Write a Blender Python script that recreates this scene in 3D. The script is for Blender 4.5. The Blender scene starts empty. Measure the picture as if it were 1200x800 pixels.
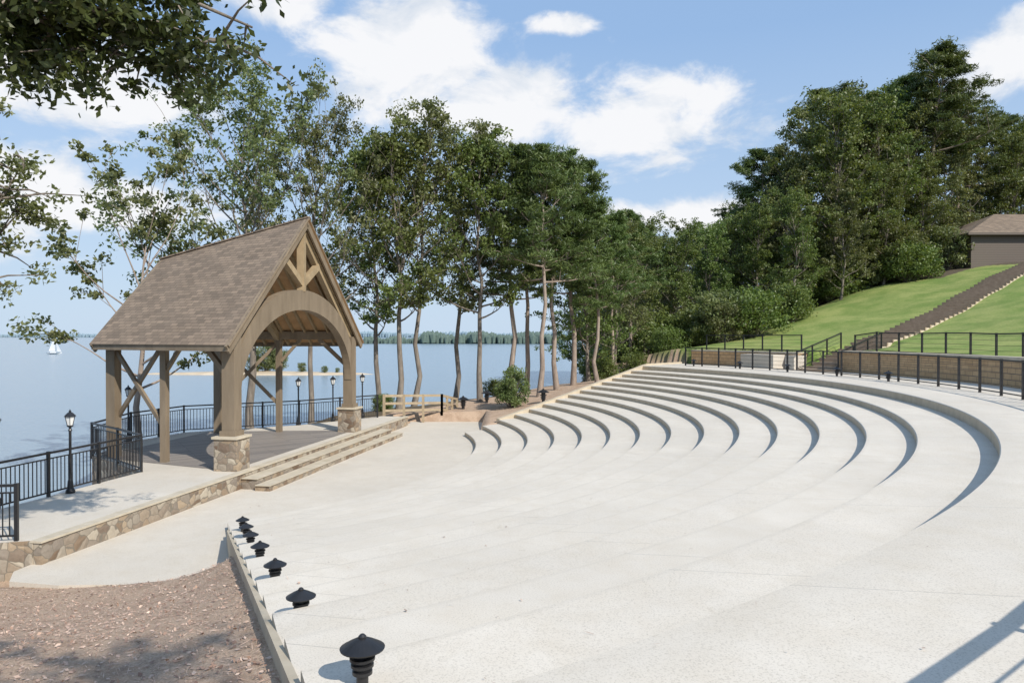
import bpy, math, random
import numpy as np
from mathutils import Vector
rad=math.radians
scene=bpy.context.scene
# ------------------------------------------------------------------ sun
SUN_EL=rad(39); SX,SY=0.64,-0.77
_n=math.hypot(SX,SY); SX/=_n; SY/=_n
SUNV=Vector((math.cos(SUN_EL)*SX,math.cos(SUN_EL)*SY,math.sin(SUN_EL)))
EYE=3.95
# ------------------------------------------------------------------ node helpers
def newmat(name):
    m=bpy.data.materials.new(name); m.use_nodes=True
    nt=m.node_tree; b=nt.nodes['Principled BSDF']; return m,nt,b
def L(nt,a,b): nt.links.new(a,b)
def ramp(nt,fac,stops):
    r=nt.nodes.new('ShaderNodeValToRGB'); e=r.color_ramp.elements
    while len(e)<len(stops): e.new(0.5)
    for i,(p,c) in enumerate(stops):
        e[i].position=p; e[i].color=(c[0],c[1],c[2],1)
    if fac is not None: L(nt,fac,r.inputs['Fac'])
    return r.outputs['Color']
def mix(nt,fac,a,b,mode='MIX'):
    m=nt.nodes.new('ShaderNodeMix'); m.data_type='RGBA'; m.blend_type=mode
    if isinstance(fac,(int,float)): m.inputs[0].default_value=fac
    else: L(nt,fac,m.inputs[0])
    for i,v in ((6,a),(7,b)):
        if isinstance(v,tuple): m.inputs[i].default_value=(v[0],v[1],v[2],1)
        else: L(nt,v,m.inputs[i])
    return m.outputs[2]
def math_(nt,op,a,b=None,c=None,clamp=False):
    m=nt.nodes.new('ShaderNodeMath'); m.operation=op; m.use_clamp=clamp
    for i,v in enumerate((a,b,c)):
        if v is None: continue
        if isinstance(v,(int,float)): m.inputs[i].default_value=v
        else: L(nt,v,m.inputs[i])
    return m.outputs[0]
def noise(nt,vec,scale,detail=4,rough=.55,dist=0):
    n=nt.nodes.new('ShaderNodeTexNoise'); n.inputs['Scale'].default_value=scale
    n.inputs['Detail'].default_value=detail; n.inputs['Roughness'].default_value=rough
    n.inputs['Distortion'].default_value=dist
    if vec is not None: L(nt,vec,n.inputs['Vector'])
    return n.outputs['Fac']
def geopos(nt): return nt.nodes.new('ShaderNodeNewGeometry').outputs['Position']
def bump(nt,b,h,strength=.3,dist=.02):
    n=nt.nodes.new('ShaderNodeBump'); n.inputs['Strength'].default_value=strength
    n.inputs['Distance'].default_value=dist; L(nt,h,n.inputs['Height']); L(nt,n.outputs[0],b.inputs['Normal'])
def vscale(nt,vec,s):
    m=nt.nodes.new('ShaderNodeMapping'); m.inputs['Scale'].default_value=s; L(nt,vec,m.inputs['Vector']); return m.outputs[0]
def simple(name,c0,c1,scale=4,rough=.7,bs=.2,bd=.01,metal=0,stretch=None):
    m,nt,b=newmat(name); co=geopos(nt)
    if stretch: co=vscale(nt,co,stretch)
    f=noise(nt,co,scale,4,.6)
    L(nt,ramp(nt,f,[(.3,c0),(.7,c1)]),b.inputs['Base Color'])
    b.inputs['Roughness'].default_value=rough; b.inputs['Metallic'].default_value=metal
    if bs: bump(nt,b,noise(nt,co,scale*6,3),bs,bd)
    return m
# ------------------------------------------------------------------ materials
def concrete(name,base=(.69,.63,.54),joints=True):
    m,nt,b=newmat(name); co=geopos(nt)
    big=noise(nt,co,.35,4,.6,.4); med=noise(nt,co,2.2,5,.65); fine=noise(nt,co,75,2,.7)
    c=mix(nt,ramp(nt,big,[(.35,(0,0,0)),(.7,(1,1,1))]),tuple(x*.87 for x in base),base)
    c=mix(nt,ramp(nt,med,[(.4,(0,0,0)),(.75,(.45,.45,.45))]),c,(base[0]*.80,base[1]*.76,base[2]*.69))
    c=mix(nt,.7,c,ramp(nt,fine,[(.25,(.55,.54,.52)),(.5,(1,1,1))]),'MULTIPLY')
    st=ramp(nt,noise(nt,co,1.1,6,.75,1.2),[(.64,(0,0,0)),(.72,(.5,.5,.5))])
    c=mix(nt,st,c,(.43,.37,.29))
    if joints:
        uv=nt.nodes.new('ShaderNodeUVMap').outputs[0]; s=nt.nodes.new('ShaderNodeSeparateXYZ'); L(nt,uv,s.inputs[0])
        fr=math_(nt,'FRACT',math_(nt,'DIVIDE',s.outputs[0],3.6))
        j=math_(nt,'LESS_THAN',fr,.0035)
        c=mix(nt,math_(nt,'MULTIPLY',j,.45),c,(.2,.19,.17))
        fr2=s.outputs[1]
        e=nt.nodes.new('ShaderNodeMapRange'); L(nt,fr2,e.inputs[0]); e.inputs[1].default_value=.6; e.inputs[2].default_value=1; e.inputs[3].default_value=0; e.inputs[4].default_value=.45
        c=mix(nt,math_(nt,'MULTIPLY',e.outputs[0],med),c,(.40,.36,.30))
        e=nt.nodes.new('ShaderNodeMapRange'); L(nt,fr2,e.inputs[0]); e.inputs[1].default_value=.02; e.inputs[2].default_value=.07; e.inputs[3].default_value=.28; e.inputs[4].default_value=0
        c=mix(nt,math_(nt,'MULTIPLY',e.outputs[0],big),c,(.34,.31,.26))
    L(nt,c,b.inputs['Base Color']); b.inputs['Roughness'].default_value=.85
    bump(nt,b,fine,.2,.004)
    return m
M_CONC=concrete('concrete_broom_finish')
M_CONC2=concrete('plaza_concrete_finish',(.655,.595,.505),False)
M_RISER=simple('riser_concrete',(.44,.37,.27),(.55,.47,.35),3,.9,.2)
M_BLACK=simple('black_powder_coat',(.012,.012,.013),(.022,.022,.024),5,.4,0)
M_TIMBER=simple('stained_timber',(.165,.125,.082),(.245,.19,.13),3,.75,.25,.01,0,(1,1,.2))
M_TIMBER2=simple('timber_light',(.27,.20,.115),(.38,.285,.17),3,.75,.25,.01)
M_SOFFIT=simple('soffit_boards',(.34,.20,.095),(.46,.29,.15),3,.7,.2,.01)
M_CAP=simple('sandstone_cap',(.44,.38,.28),(.57,.50,.39),2.5,.85,.25)
M_WOODRAIL=simple('weathered_wood',(.30,.23,.15),(.40,.32,.21),5,.8,.2)
M_GLASS,_nt,_b=newmat('lantern_glass'); _b.inputs['Base Color'].default_value=(.7,.7,.68,1); _b.inputs['Roughness'].default_value=.2
M_WHITE=simple('white_hull',(.75,.75,.75),(.82,.82,.82),2,.5,0)
M_SAND=simple('sand',(.45,.36,.25),(.58,.48,.35),.5,.9,.2)
M_SIDING,_nt,_b=newmat('brown_siding')
_co=geopos(_nt); _s=_nt.nodes.new('ShaderNodeSeparateXYZ'); L(_nt,_co,_s.inputs[0])
_f=math_(_nt,'FRACT',math_(_nt,'MULTIPLY',_s.outputs[2],5))
L(_nt,ramp(_nt,_f,[(0,(.04,.032,.025)),(.12,(.10,.078,.06)),(1,(.13,.10,.078))]),_b.inputs['Base Color'])
def stone_mat():
    m,nt,b=newmat('fieldstone_masonry'); co=geopos(nt)
    nz=nt.nodes.new('ShaderNodeTexNoise'); nz.inputs['Scale'].default_value=3; L(nt,co,nz.inputs['Vector'])
    co2=mix(nt,.10,co,nz.outputs['Color'],'LINEAR_LIGHT')
    co2=vscale(nt,co2,(1,1,1.4))
    v=nt.nodes.new('ShaderNodeTexVoronoi'); v.inputs['Scale'].default_value=3.6; L(nt,co2,v.inputs['Vector'])
    v2=nt.nodes.new('ShaderNodeTexVoronoi'); v2.feature='DISTANCE_TO_EDGE'; v2.inputs['Scale'].default_value=3.6; L(nt,co2,v2.inputs['Vector'])
    s=nt.nodes.new('ShaderNodeSeparateColor'); L(nt,v.outputs['Color'],s.inputs[0])
    col=ramp(nt,s.outputs[0],[(0,(.17,.115,.075)),(.3,(.40,.31,.215)),(.5,(.25,.21,.17)),(.75,(.47,.41,.32)),(1,(.15,.10,.07))])
    col=mix(nt,.35,col,ramp(nt,noise(nt,co,14,4),[(.3,(.5,.45,.4)),(.7,(1,1,1))]),'MULTIPLY')
    e=ramp(nt,v2.outputs['Distance'],[(.015,(0,0,0)),(.05,(1,1,1))])
    col=mix(nt,e,(.18,.155,.12),col)
    L(nt,col,b.inputs['Base Color']); b.inputs['Roughness'].default_value=.9
    bump(nt,b,v2.outputs['Distance'],.7,.05)
    return m
M_STONE=stone_mat()
def block_mat():
    m,nt,b=newmat('retaining_block'); 
    uv=nt.nodes.new('ShaderNodeUVMap').outputs[0]
    k=nt.nodes.new('ShaderNodeTexBrick'); L(nt,uv,k.inputs['Vector']); k.inputs['Scale'].default_value=1
    k.inputs['Brick Width'].default_value=.45;k.inputs['Row Height'].default_value=.2;k.inputs['Mortar Size'].default_value=.012
    k.inputs['Color1'].default_value=(.62,.42,.23,1);k.inputs['Color2'].default_value=(.52,.34,.18,1);k.inputs['Mortar'].default_value=(.3,.2,.12,1)
    L(nt,mix(nt,.4,k.outputs['Color'],ramp(nt,noise(nt,geopos(nt),5,4),[(.3,(.6,.6,.6)),(.7,(1.1,1.1,1.1))]),'MULTIPLY'),b.inputs['Base Color'])
    b.inputs['Roughness'].default_value=.9; bump(nt,b,k.outputs['Fac'],-.4,.02); return m
M_BLOCK=block_mat()
def shingle_mat():
    m,nt,b=newmat('asphalt_shingles'); uv=nt.nodes.new('ShaderNodeUVMap').outputs[0]
    k=nt.nodes.new('ShaderNodeTexBrick'); L(nt,uv,k.inputs['Vector']); k.inputs['Scale'].default_value=1
    k.inputs['Brick Width'].default_value=.3;k.inputs['Row Height'].default_value=.14;k.inputs['Mortar Size'].default_value=.008
    k.inputs['Color1'].default_value=(.28,.21,.15,1);k.inputs['Color2'].default_value=(.17,.13,.095,1);k.inputs['Mortar'].default_value=(.09,.07,.055,1)
    k.inputs['Mortar Smooth'].default_value=.3
    c=mix(nt,.5,k.outputs['Color'],ramp(nt,noise(nt,geopos(nt),1.2,4),[(.3,(.75,.73,.7)),(.7,(1.1,1.1,1.1))]),'MULTIPLY')
    c=mix(nt,.5,c,ramp(nt,noise(nt,geopos(nt),90,2),[(.3,(.6,.6,.6)),(.7,(1.2,1.2,1.2))]),'MULTIPLY')
    L(nt,c,b.inputs['Base Color']); b.inputs['Roughness'].default_value=.95
    bump(nt,b,k.outputs['Fac'],-.5,.012); return m
M_SHINGLE=shingle_mat()
def deck_mat():
    m,nt,b=newmat('deck_boards'); uv=nt.nodes.new('ShaderNodeUVMap').outputs[0]
    k=nt.nodes.new('ShaderNodeTexBrick'); L(nt,uv,k.inputs['Vector']); k.inputs['Scale'].default_value=1
    k.inputs['Brick Width'].default_value=2.4;k.inputs['Row Height'].default_value=.15;k.inputs['Mortar Size'].default_value=.008
    k.inputs['Color1'].default_value=(.30,.26,.22,1);k.inputs['Color2'].default_value=(.20,.175,.155,1);k.inputs['Mortar'].default_value=(.05,.045,.04,1)
    L(nt,k.outputs['Color'],b.inputs['Base Color']); b.inputs['Roughness'].default_value=.6; return m
M_DECK=deck_mat()
def leaf_mat(name,c0,c1,c2,trans=.3):
    m,nt,b=newmat(name)
    a=nt.nodes.new('ShaderNodeAttribute'); a.attribute_name='rnd'
    oi=nt.nodes.new('ShaderNodeObjectInfo')
    col=ramp(nt,a.outputs['Fac'],[(0,c0),(.55,c1),(1,c2)])
    hs=nt.nodes.new('ShaderNodeHueSaturation'); L(nt,col,hs.inputs['Color'])
    L(nt,math_(nt,'MULTIPLY_ADD',oi.outputs['Random'],.04,.47),hs.inputs['Hue'])
    L(nt,math_(nt,'MULTIPLY_ADD',oi.outputs['Random'],.4,.82),hs.inputs['Value'])
    L(nt,hs.outputs[0],b.inputs['Base Color']); b.inputs['Roughness'].default_value=.45
    b.inputs['Specular IOR Level'].default_value=.4
    if trans>0:
        t=nt.nodes.new('ShaderNodeBsdfTranslucent')
        L(nt,mix(nt,1.0,hs.outputs[0],(1.7,1.6,.8),'MULTIPLY'),t.inputs['Color'])
        ms=nt.nodes.new('ShaderNodeMixShader'); ms.inputs[0].default_value=trans
        L(nt,b.outputs[0],ms.inputs[1]); L(nt,t.outputs[0],ms.inputs[2])
        L(nt,ms.outputs[0],nt.nodes['Material Output'].inputs['Surface'])
    return m
M_LEAF=leaf_mat('broadleaf_foliage',(.055,.088,.022),(.115,.16,.042),(.18,.225,.075))
M_LEAF2=leaf_mat('oak_foliage',(.07,.093,.033),(.14,.17,.065),(.23,.25,.115))
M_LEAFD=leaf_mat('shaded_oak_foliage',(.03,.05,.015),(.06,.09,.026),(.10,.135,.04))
M_NEEDLE=leaf_mat('pine_needles',(.045,.075,.022),(.09,.135,.038),(.15,.195,.06),.2)
M_BUSH=leaf_mat('shrub_foliage',(.06,.085,.03),(.12,.165,.055),(.18,.22,.09))
M_BARK=simple('bark',(.12,.10,.08),(.27,.23,.19),6,.9,.6,.03,0,(1,1,.25))
M_BARKL=simple('pine_bark',(.21,.16,.125),(.37,.30,.245),6,.9,.6,.03,0,(1,1,.3))
M_LITTER=leaf_mat('dry_leaf_litter',(.20,.13,.085),(.46,.33,.23),(.66,.52,.39),0)
# ------------------------------------------------------------------ mesh builder
class MB:
    def __init__(s): s.v=[];s.f=[];s.m=[];s.uv=[]
    def face(s,pts,mi=0,uv=None):
        i=len(s.v); s.v+= [tuple(p) for p in pts]; s.f.append(tuple(range(i,i+len(pts)))); s.m.append(mi)
        s.uv.append(uv if uv else [(p[0],p[1]) for p in pts])
    def hexa(s,b,t,mi=0):
        s.face(b[::-1],mi); s.face(t,mi)
        for i in range(4):
            j=(i+1)%4; s.face([b[i],b[j],t[j],t[i]],mi)
    def box(s,c,size,mi=0,rz=0):
        cx,cy,cz=c; a,b_,h=size[0]/2,size[1]/2,size[2]/2; co,si=math.cos(rz),math.sin(rz)
        q=[(-a,-b_),(a,-b_),(a,b_),(-a,b_)]
        q=[(cx+x*co-y*si,cy+x*si+y*co) for x,y in q]
        s.hexa([(x,y,cz-h) for x,y in q],[(x,y,cz+h) for x,y in q],mi)
    def beam(s,p,q,w,h,mi=0,up=Vector((0,0,1))):
        p=Vector(p);q=Vector(q); d=(q-p).normalized()
        if abs(d.dot(up))>.99: up=Vector((1,0,0))
        x=d.cross(up).normalized(); y=x.cross(d).normalized()
        o=[-x*w/2-y*h/2,x*w/2-y*h/2,x*w/2+y*h/2,-x*w/2+y*h/2]
        s.hexa([p+k for k in o],[q+k for k in o],mi)
    def prism(s,poly,z0,z1,mi=0,side=None):
        n=len(poly)
        s.face([(x,y,z1) for x,y in poly],mi)
        for i in range(n):
            a=poly[i];b=poly[(i+1)%n]
            s.face([(a[0],a[1],z0),(b[0],b[1],z0),(b[0],b[1],z1),(a[0],a[1],z1)],mi if side is None else side)
    def tube(s,pts,radii,n=6,mi=0,cap=True):
        rings=[]
        for k,p in enumerate(pts):
            p=Vector(p); a=Vector(pts[max(k-1,0)]); b=Vector(pts[min(k+1,len(pts)-1)])
            d=(b-a).normalized(); up=Vector((0,0,1)) if abs(d.z)<.95 else Vector((1,0,0))
            x=d.cross(up).normalized(); y=x.cross(d)
            base=len(s.v)
            for i in range(n):
                t=2*math.pi*i/n; s.v.append(tuple(p+(x*math.cos(t)+y*math.sin(t))*radii[k]))
            rings.append(base)
        for k in range(len(rings)-1):
            for i in range(n):
                j=(i+1)%n; s.f.append((rings[k]+i,rings[k]+j,rings[k+1]+j,rings[k+1]+i)); s.m.append(mi); s.uv.append([(0,0)]*4)
        if cap:
            s.f.append(tuple(rings[-1]+i for i in range(n))); s.m.append(mi); s.uv.append([(0,0)]*n)
    def lathe(s,c,prof,n=12,mi=0,rot=0):
        base=len(s.v)
        for r,z in prof:
            for i in range(n):
                t=2*math.pi*i/n+rot; s.v.append((c[0]+r*math.cos(t),c[1]+r*math.sin(t),c[2]+z))
        for k in range(len(prof)-1):
            for i in range(n):
                j=(i+1)%n; s.f.append((base+k*n+i,base+k*n+j,base+(k+1)*n+j,base+(k+1)*n+i)); s.m.append(mi); s.uv.append([(0,0)]*4)
    def obj(s,name,mats,parent=None,smooth=False):
        me=bpy.data.meshes.new(name); me.from_pydata(s.v,[],s.f)
        for m in mats: me.materials.append(m)
        me.polygons.foreach_set('material_index',s.m)
        ul=me.uv_layers.new(name='UVMap'); flat=[]
        for u in s.uv:
            for a in u: flat+= [a[0],a[1]]
        ul.data.foreach_set('uv',flat)
        if smooth: me.polygons.foreach_set('use_smooth',[True]*len(s.f))
        me.update()
        o=bpy.data.objects.new(name,me); scene.collection.objects.link(o)
        if parent: o.parent=parent
        return o
def empty(name,loc=(0,0,0)):
    e=bpy.data.objects.new(name,None); e.location=loc; scene.collection.objects.link(e); return e
# ------------------------------------------------------------------ plan geometry
C=(-15.8,27.4); R1=14.4; DW=.985; NR=15; H=.168; ZP=-.45
RK=[R1+DW*k for k in range(NR)]; RK[-1]+=.22; RK[-2]-=.05
ZK=[ZP+H*(k+1) for k in range(NR)]; ZK[-1]=ZK[-2]+.24
RTOP=RK[-1]; ZT=ZK[-1]; ROUT=33.3
NP=(-1.41,4.7); ND=(-.395,.919)
FP=(-2.3,31.5); FD=(.652,.758)
def isect(P,D,R,sign):
    px,py=P[0]-C[0],P[1]-C[1]; b=px*D[0]+py*D[1]; c=px*px+py*py-R*R; q=b*b-c
    t=-b+sign*math.sqrt(max(q,0)); return P[0]+D[0]*t,P[1]+D[1]*t
def phis(R):
    a=isect(NP,ND,R,-1); b=isect(FP,FD,R,1)
    return math.atan2(a[1]-C[1],a[0]-C[0]),math.atan2(b[1]-C[1],b[0]-C[0])
def pol(R,p,z): return (C[0]+R*math.cos(p),C[1]+R*math.sin(p),z)
def sstep(a,b,x): t=np.clip((x-a)/(b-a),0,1); return t*t*(3-2*t)
SHORE=[(-14.5,-200),(-13.6,-30),(-13.2,8),(-12.9,18),(-15.6,22.5),(-17.2,28),(-17.6,32),(-15.5,37),(-11,39),(-8,42),(-5,44.5),(-1,48),(4,56),(9,80),(18,120),(60,210),(500,520),(900,520),(900,-200)]
def inside(x,y,P):
    r=np.zeros(x.shape,bool); n=len(P)
    for i in range(n):
        x1,y1=P[i];x2,y2=P[(i+1)%n]
        if y1==y2: continue
        c=((y1>y)!=(y2>y))&(x<(x2-x1)*(y-y1)/(y2-y1)+x1); r^=c
    return r
def sdist(x,y,P):
    d=np.full(x.shape,1e9)
    for i in range(len(P)):
        x1,y1=P[i];x2,y2=P[(i+1)%len(P)]; dx,dy=x2-x1,y2-y1
        t=np.clip(((x-x1)*dx+(y-y1)*dy)/(dx*dx+dy*dy),0,1)
        d=np.minimum(d,np.hypot(x-x1-t*dx,y-y1-t*dy))
    return np.where(inside(x,y,P),d,-d)
ST0=np.array((15.4,36.6)); ST1=np.array((38.8,55.0)); STD=(ST1-ST0)/np.linalg.norm(ST1-ST0); STL=float(np.linalg.norm(ST1-ST0))
def wob(x,y): return .06*np.sin(x*.9+1.3*np.sin(y*.5))+.05*np.sin(y*1.1+x*.35)
def T(x,y,zones=False):
    x=np.asarray(x,float);y=np.asarray(y,float)
    R=np.hypot(x-C[0],y-C[1]); ph=np.degrees(np.arctan2(y-C[1],x-C[0]))
    bowl=np.clip(ZP+H*.5+H/DW*(R-R1),-.5,ZT-.02)
    df=(x-FP[0])*(-FD[1])+(y-FP[1])*FD[0]
    dn=(x-NP[0])*(-.919)+(y-NP[1])*(-.395)
    nearz=-.5+1.9*sstep(0,1,(13.0-y)/9.5)+wob(x,y)*.4
    nearz=nearz+(bowl-.10-nearz)*np.exp(-np.maximum(dn,0)/1.4)*sstep(13.4,12.0,y)
    farz=.05+(bowl-.05)*np.exp(-np.maximum(df,0)/6)+wob(x,y)*.6
    inn=(R>=R1-.5)&(df<0)
    inb=inn&(dn<-.4)
    z=np.where(inb,bowl-.4,np.where(dn>=-.4,nearz,farz))
    z=np.where((R<R1)&(df<0)&(y>12.6),-.75,z)
    z=np.where((y>12.9)&(y<37)&(x<-1.4)&(R<R1+6)&~inb,-.75,z)
    hill=np.interp(R,[33.4,34,40,48,56,61,67,80,200],[3.0,3.1,3.7,5.5,7.7,8.9,10.1,11,14])
    m=sstep(54,35,ph)*sstep(-75,-30,ph)
    out=1.2+(ZT-.05-1.2)*np.exp(-(R-33.3)/8)+wob(x,y)+np.clip((R-60)/60,0,1)*3
    hz=out*(1-m)+hill*m+wob(x,y)*.5
    ob=(R>33.3)&(dn<0)
    z=np.where(ob,np.where(df<0,hz,hz*sstep(14,0,df)+farz*(1-sstep(14,0,df))),z)
    z=np.where(ob&(R<33.9),np.minimum(z,ZT-.15),z)
    z=np.where((dn>=0)&(y<3),np.minimum(z,1.9),z)
    s=(x-ST0[0])*STD[0]+(y-ST0[1])*STD[1]; p=np.abs(-(x-ST0[0])*STD[1]+(y-ST0[1])*STD[0])
    k=(s>-.5)&(s<6)&(p<1.5)&(R>33)
    z=np.where(k,np.minimum(z,ZT+.23*np.maximum(s,0)-.12),z)
    d=sdist(x,y,SHORE)
    z=np.where(d<3.0,-3.6+(z+3.6)*sstep(-1.5,3.0,d),z)
    z=np.where(d<-1.5,-3.6-np.clip(-d*.05,0,6),z)
    if not zones: return z
    grass=((R>33.6)&(m>.72)&(R<66)&(dn<0)).astype(float)*sstep(43,38,ph)
    grass=np.where((R>=60)&(ph>32),0,grass)
    mulch=(((dn>=-.4)|((df>=0)&(df<7)&(R<34)))&(d>1.5)).astype(float)
    sand=((d<1.2)&(d>-3)).astype(float)*.6
    return z,grass,mulch,sand
def Tz(x,y): return float(T(np.array([x]),np.array([y]))[0])
# ------------------------------------------------------------------ ground
def axis(lo,a,b,hi,st):
    f=list(np.arange(a,b+st/2,st)); L_=[];x=a;s=st
    while x>lo: s*=1.25; x-=s; L_.append(x)
    R_=[];x=b;s=st
    while x<hi: s*=1.2; x+=s; R_.append(x)
    return np.array(L_[::-1]+f+R_)
xs=axis(-500,-19,46,900,.3); ys=axis(-200,-6,64,520,.3)
X,Y=np.meshgrid(xs,ys); Z,G_,MU,SA=T(X,Y,True)
nx,ny=len(xs),len(ys)
V=np.stack([X.ravel(),Y.ravel(),Z.ravel()],1)
idx=np.arange(nx*ny).reshape(ny,nx)
F=np.stack([idx[:-1,:-1].ravel(),idx[:-1,1:].ravel(),idx[1:,1:].ravel(),idx[1:,:-1].ravel()],1)
me=bpy.data.meshes.new('ground'); me.from_pydata(V.tolist(),[],F.tolist())
ca=me.color_attributes.new('zone','FLOAT_COLOR','POINT')
ca.data.foreach_set('color',np.stack([G_.ravel(),MU.ravel(),SA.ravel(),np.ones(nx*ny)],1).ravel())
me.polygons.foreach_set('use_smooth',[True]*len(F))
g=bpy.data.objects.new('ground',me); scene.collection.objects.link(g)
m,nt,b=newmat('ground_cover'); a=nt.nodes.new('ShaderNodeAttribute'); a.attribute_name='zone'
s=nt.nodes.new('ShaderNodeSeparateColor'); L(nt,a.outputs['Color'],s.inputs[0]); co=geopos(nt)
n1=noise(nt,co,.45,5,.65); n2=noise(nt,co,9,5,.7); n3=noise(nt,co,45,3,.7)
forest=ramp(nt,n2,[(.3,(.05,.04,.025)),(.7,(.15,.115,.07))])
grass=mix(nt,ramp(nt,n1,[(.38,(0,0,0)),(.62,(1,1,1))]),ramp(nt,n2,[(.3,(.10,.16,.025)),(.7,(.19,.27,.05))]),ramp(nt,n2,[(.3,(.20,.235,.055)),(.7,(.33,.36,.11))]))
mul=ramp(nt,n3,[(.25,(.22,.15,.10)),(.5,(.46,.33,.23)),(.75,(.66,.50,.37))])
mul=mix(nt,ramp(nt,noise(nt,co,1.6,4,.7),[(.48,(0,0,0)),(.66,(.5,.5,.5))]),mul,(.26,.16,.10))
c=mix(nt,s.outputs[0],forest,grass)
c=mix(nt,s.outputs[1],c,mul); c=mix(nt,s.outputs[2],c,(.33,.24,.15))
L(nt,c,b.inputs['Base Color']); b.inputs['Roughness'].default_value=.95
bump(nt,b,n3,.5,.03)
me.materials.append(m)
# water
w=MB(); S_=6000; w.face([(-S_,-S_,-2.5),(S_,-S_,-2.5),(S_,S_,-2.5),(-S_,S_,-2.5)])
m,nt,b=newmat('lake_water_surface'); co=geopos(nt)
b.inputs['Base Color'].default_value=(.20,.27,.32,1); b.inputs['Roughness'].default_value=.2; b.inputs['IOR'].default_value=1.33
nn=math_(nt,'ADD',noise(nt,vscale(nt,co,(1,2.2,1)),1.3,4,.6),math_(nt,'MULTIPLY',noise(nt,co,.12,3),1.5))
bump(nt,b,nn,.4,.12)
w.obj('lake_water',[m])
# ------------------------------------------------------------------ terraces
t=MB(); NS=120
def arcpts(R,z,n=NS):
    a,b_=phis(R); return [pol(R,a+(b_-a)*i/n,z) for i in range(n+1)],[ (R*(a+(b_-a)*i/n)) for i in range(n+1)]
for k in range(NR):
    R=RK[k]; Rn=RK[k+1] if k<NR-1 else ROUT; z=ZK[k]; zp=ZK[k-1] if k else ZP
    cz=.018
    a,ua=arcpts(R+cz,z); b_,ub=arcpts(Rn+.001,z)
    r0,_=arcpts(R,zp-.02); r1,_=arcpts(R,z-cz)
    for i in range(NS):
        q=.6 if k==NR-1 else 1
        t.face([a[i],b_[i],b_[i+1],a[i+1]],0,[(ua[i]+k*1.3,0),(ub[i]+k*1.3,q),(ub[i+1]+k*1.3,q),(ua[i+1]+k*1.3,0)])
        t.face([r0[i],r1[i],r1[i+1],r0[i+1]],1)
        t.face([r1[i],a[i],a[i+1],r1[i+1]],0,[(0.5,.2)]*4)
    for q in (0,-1):
        e0=a[q];e1=b_[q]
        t.face([(e0[0],e0[1],z-.7),(e1[0],e1[1],z-.7),e1,e0],1)
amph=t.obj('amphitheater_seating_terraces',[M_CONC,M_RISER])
def kerb(name,P,D,sign,side,w_=.22,up=.1,mat=M_RISER,Rs=R1-.3,):
    k=MB(); pts=[]
    for R in [Rs]+[Rs+.3+i*.5 for i in range(0,int((ROUT-Rs-.3)/.5)+1)]:
        x,y=isect(P,D,R,sign); z=min(ZP+H+H/DW*(R-R1)+up, ZT+.1)
        pts.append((x,y,z))
    nx_,ny_=side
    for i in range(len(pts)-1):
        a=pts[i];b_=pts[i+1]
        B=[(a[0],a[1]),(b_[0],b_[1]),(b_[0]+nx_*w_,b_[1]+ny_*w_),(a[0]+nx_*w_,a[1]+ny_*w_)]; zz=[a[2],b_[2],b_[2],a[2]]
        k.hexa([(B[j][0],B[j][1],zz[j]-.9) for j in range(4)],[(B[j][0],B[j][1],zz[j]) for j in range(4)])
    return k.obj(name,[mat])
kerb('terrace_kerb',FP,FD,1,(-FD[1],FD[0]),.2,.04,M_RISER,R1+2)
kerb('terrace_kerb',NP,ND,-1,(-.919,-.395),.06,-.075,M_RISER,R1+1.2)
# plaza
pz=[(-9.3,13.5),(-9.0,12.95),(-8.0,12.75),(-6.9,12.8),(-6.1,12.95),(-5.6,13.15),(-5.2,13.5)]
a0,b0=phis(R1+.05)
pz+=[pol(R1+.05,a0+(b0-a0)*i/60,0)[:2] for i in range(0,61)]
pz+=[(-1.7,32.6),(-1.0,34.5),(-1.3,36.6),(-2.6,37.8),(-5.2,37.2)]
U=(.18/math.hypot(.18,.984),.984/math.hypot(.18,.984)); VV=(-U[1],U[0]); MM=(-7.5,25.7)
def S(u,v,z=0): return (MM[0]+U[0]*u+VV[0]*v,MM[1]+U[1]*u+VV[1]*v,z)
pz+=[S(11,-.4)[:2],S(-11.9,-.4)[:2]]
p=MB(); p.prism(pz,ZP-.25,ZP+.002,0); p.obj('plaza_pavement',[M_CONC2])
# ------------------------------------------------------------------ stage platform
RAIL=[(-12.3,12.9),(-10.75,21.0),(-12.2,22.4),(-13.8,23.8),(-14.2,27),(-13.4,29.6),(-9.4,32.0),(-6.5,35.0)]
st=MB()
poly=[S(-11.8,-.5)[:2],S(9.9,-.5)[:2]]+[(x,y) for x,y in RAIL[::-1]]
poly[2]=(-6.4,35.6)
poly[-1]=(-12.4,13.1)
st.prism(poly,-3.2,-.004,0,1); stage=st.obj('stage_platform',[M_CONC2,M_STONE])
d=MB(); dp=[S(-4.6,-.05),S(4.6,-.05),S(3.2,5.6),S(-3.2,5.6)]
d.face([(q[0],q[1],.006) for q in dp],0,[(-3.2,-3.2),(3.2,3.2),(-2,6.5),(-6.5,2)])
d.obj('stage_deck_boards',[M_DECK])
wl=MB()
def ubox(mb,u0,u1,v0,v1,z0,z1,mi=0):
    mb.hexa([S(u0,v0,z0),S(u1,v0,z0),S(u1,v1,z0),S(u0,v1,z0)][::-1],[S(u0,v0,z1),S(u1,v0,z1),S(u1,v1,z1),S(u0,v1,z1)][::-1],mi)
ubox(wl,-11.9,10,-.62,-.45,-1.0,-.03,0)
ubox(wl,-11.93,10.05,-.65,-.40,-.028,.012,1)
ubox(wl,-11.92,-11.75,-.44,3.0,-1.0,-.03,0)
wl.obj('stone_retaining_wall',[M_STONE,M_CAP])
sp=MB()
ubox(sp,-4.9,6.2,-1.13,-.63,-1,-.15,0); ubox(sp,-5.05,6.35,-1.6,-1.14,-1,-.30,0)
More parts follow.
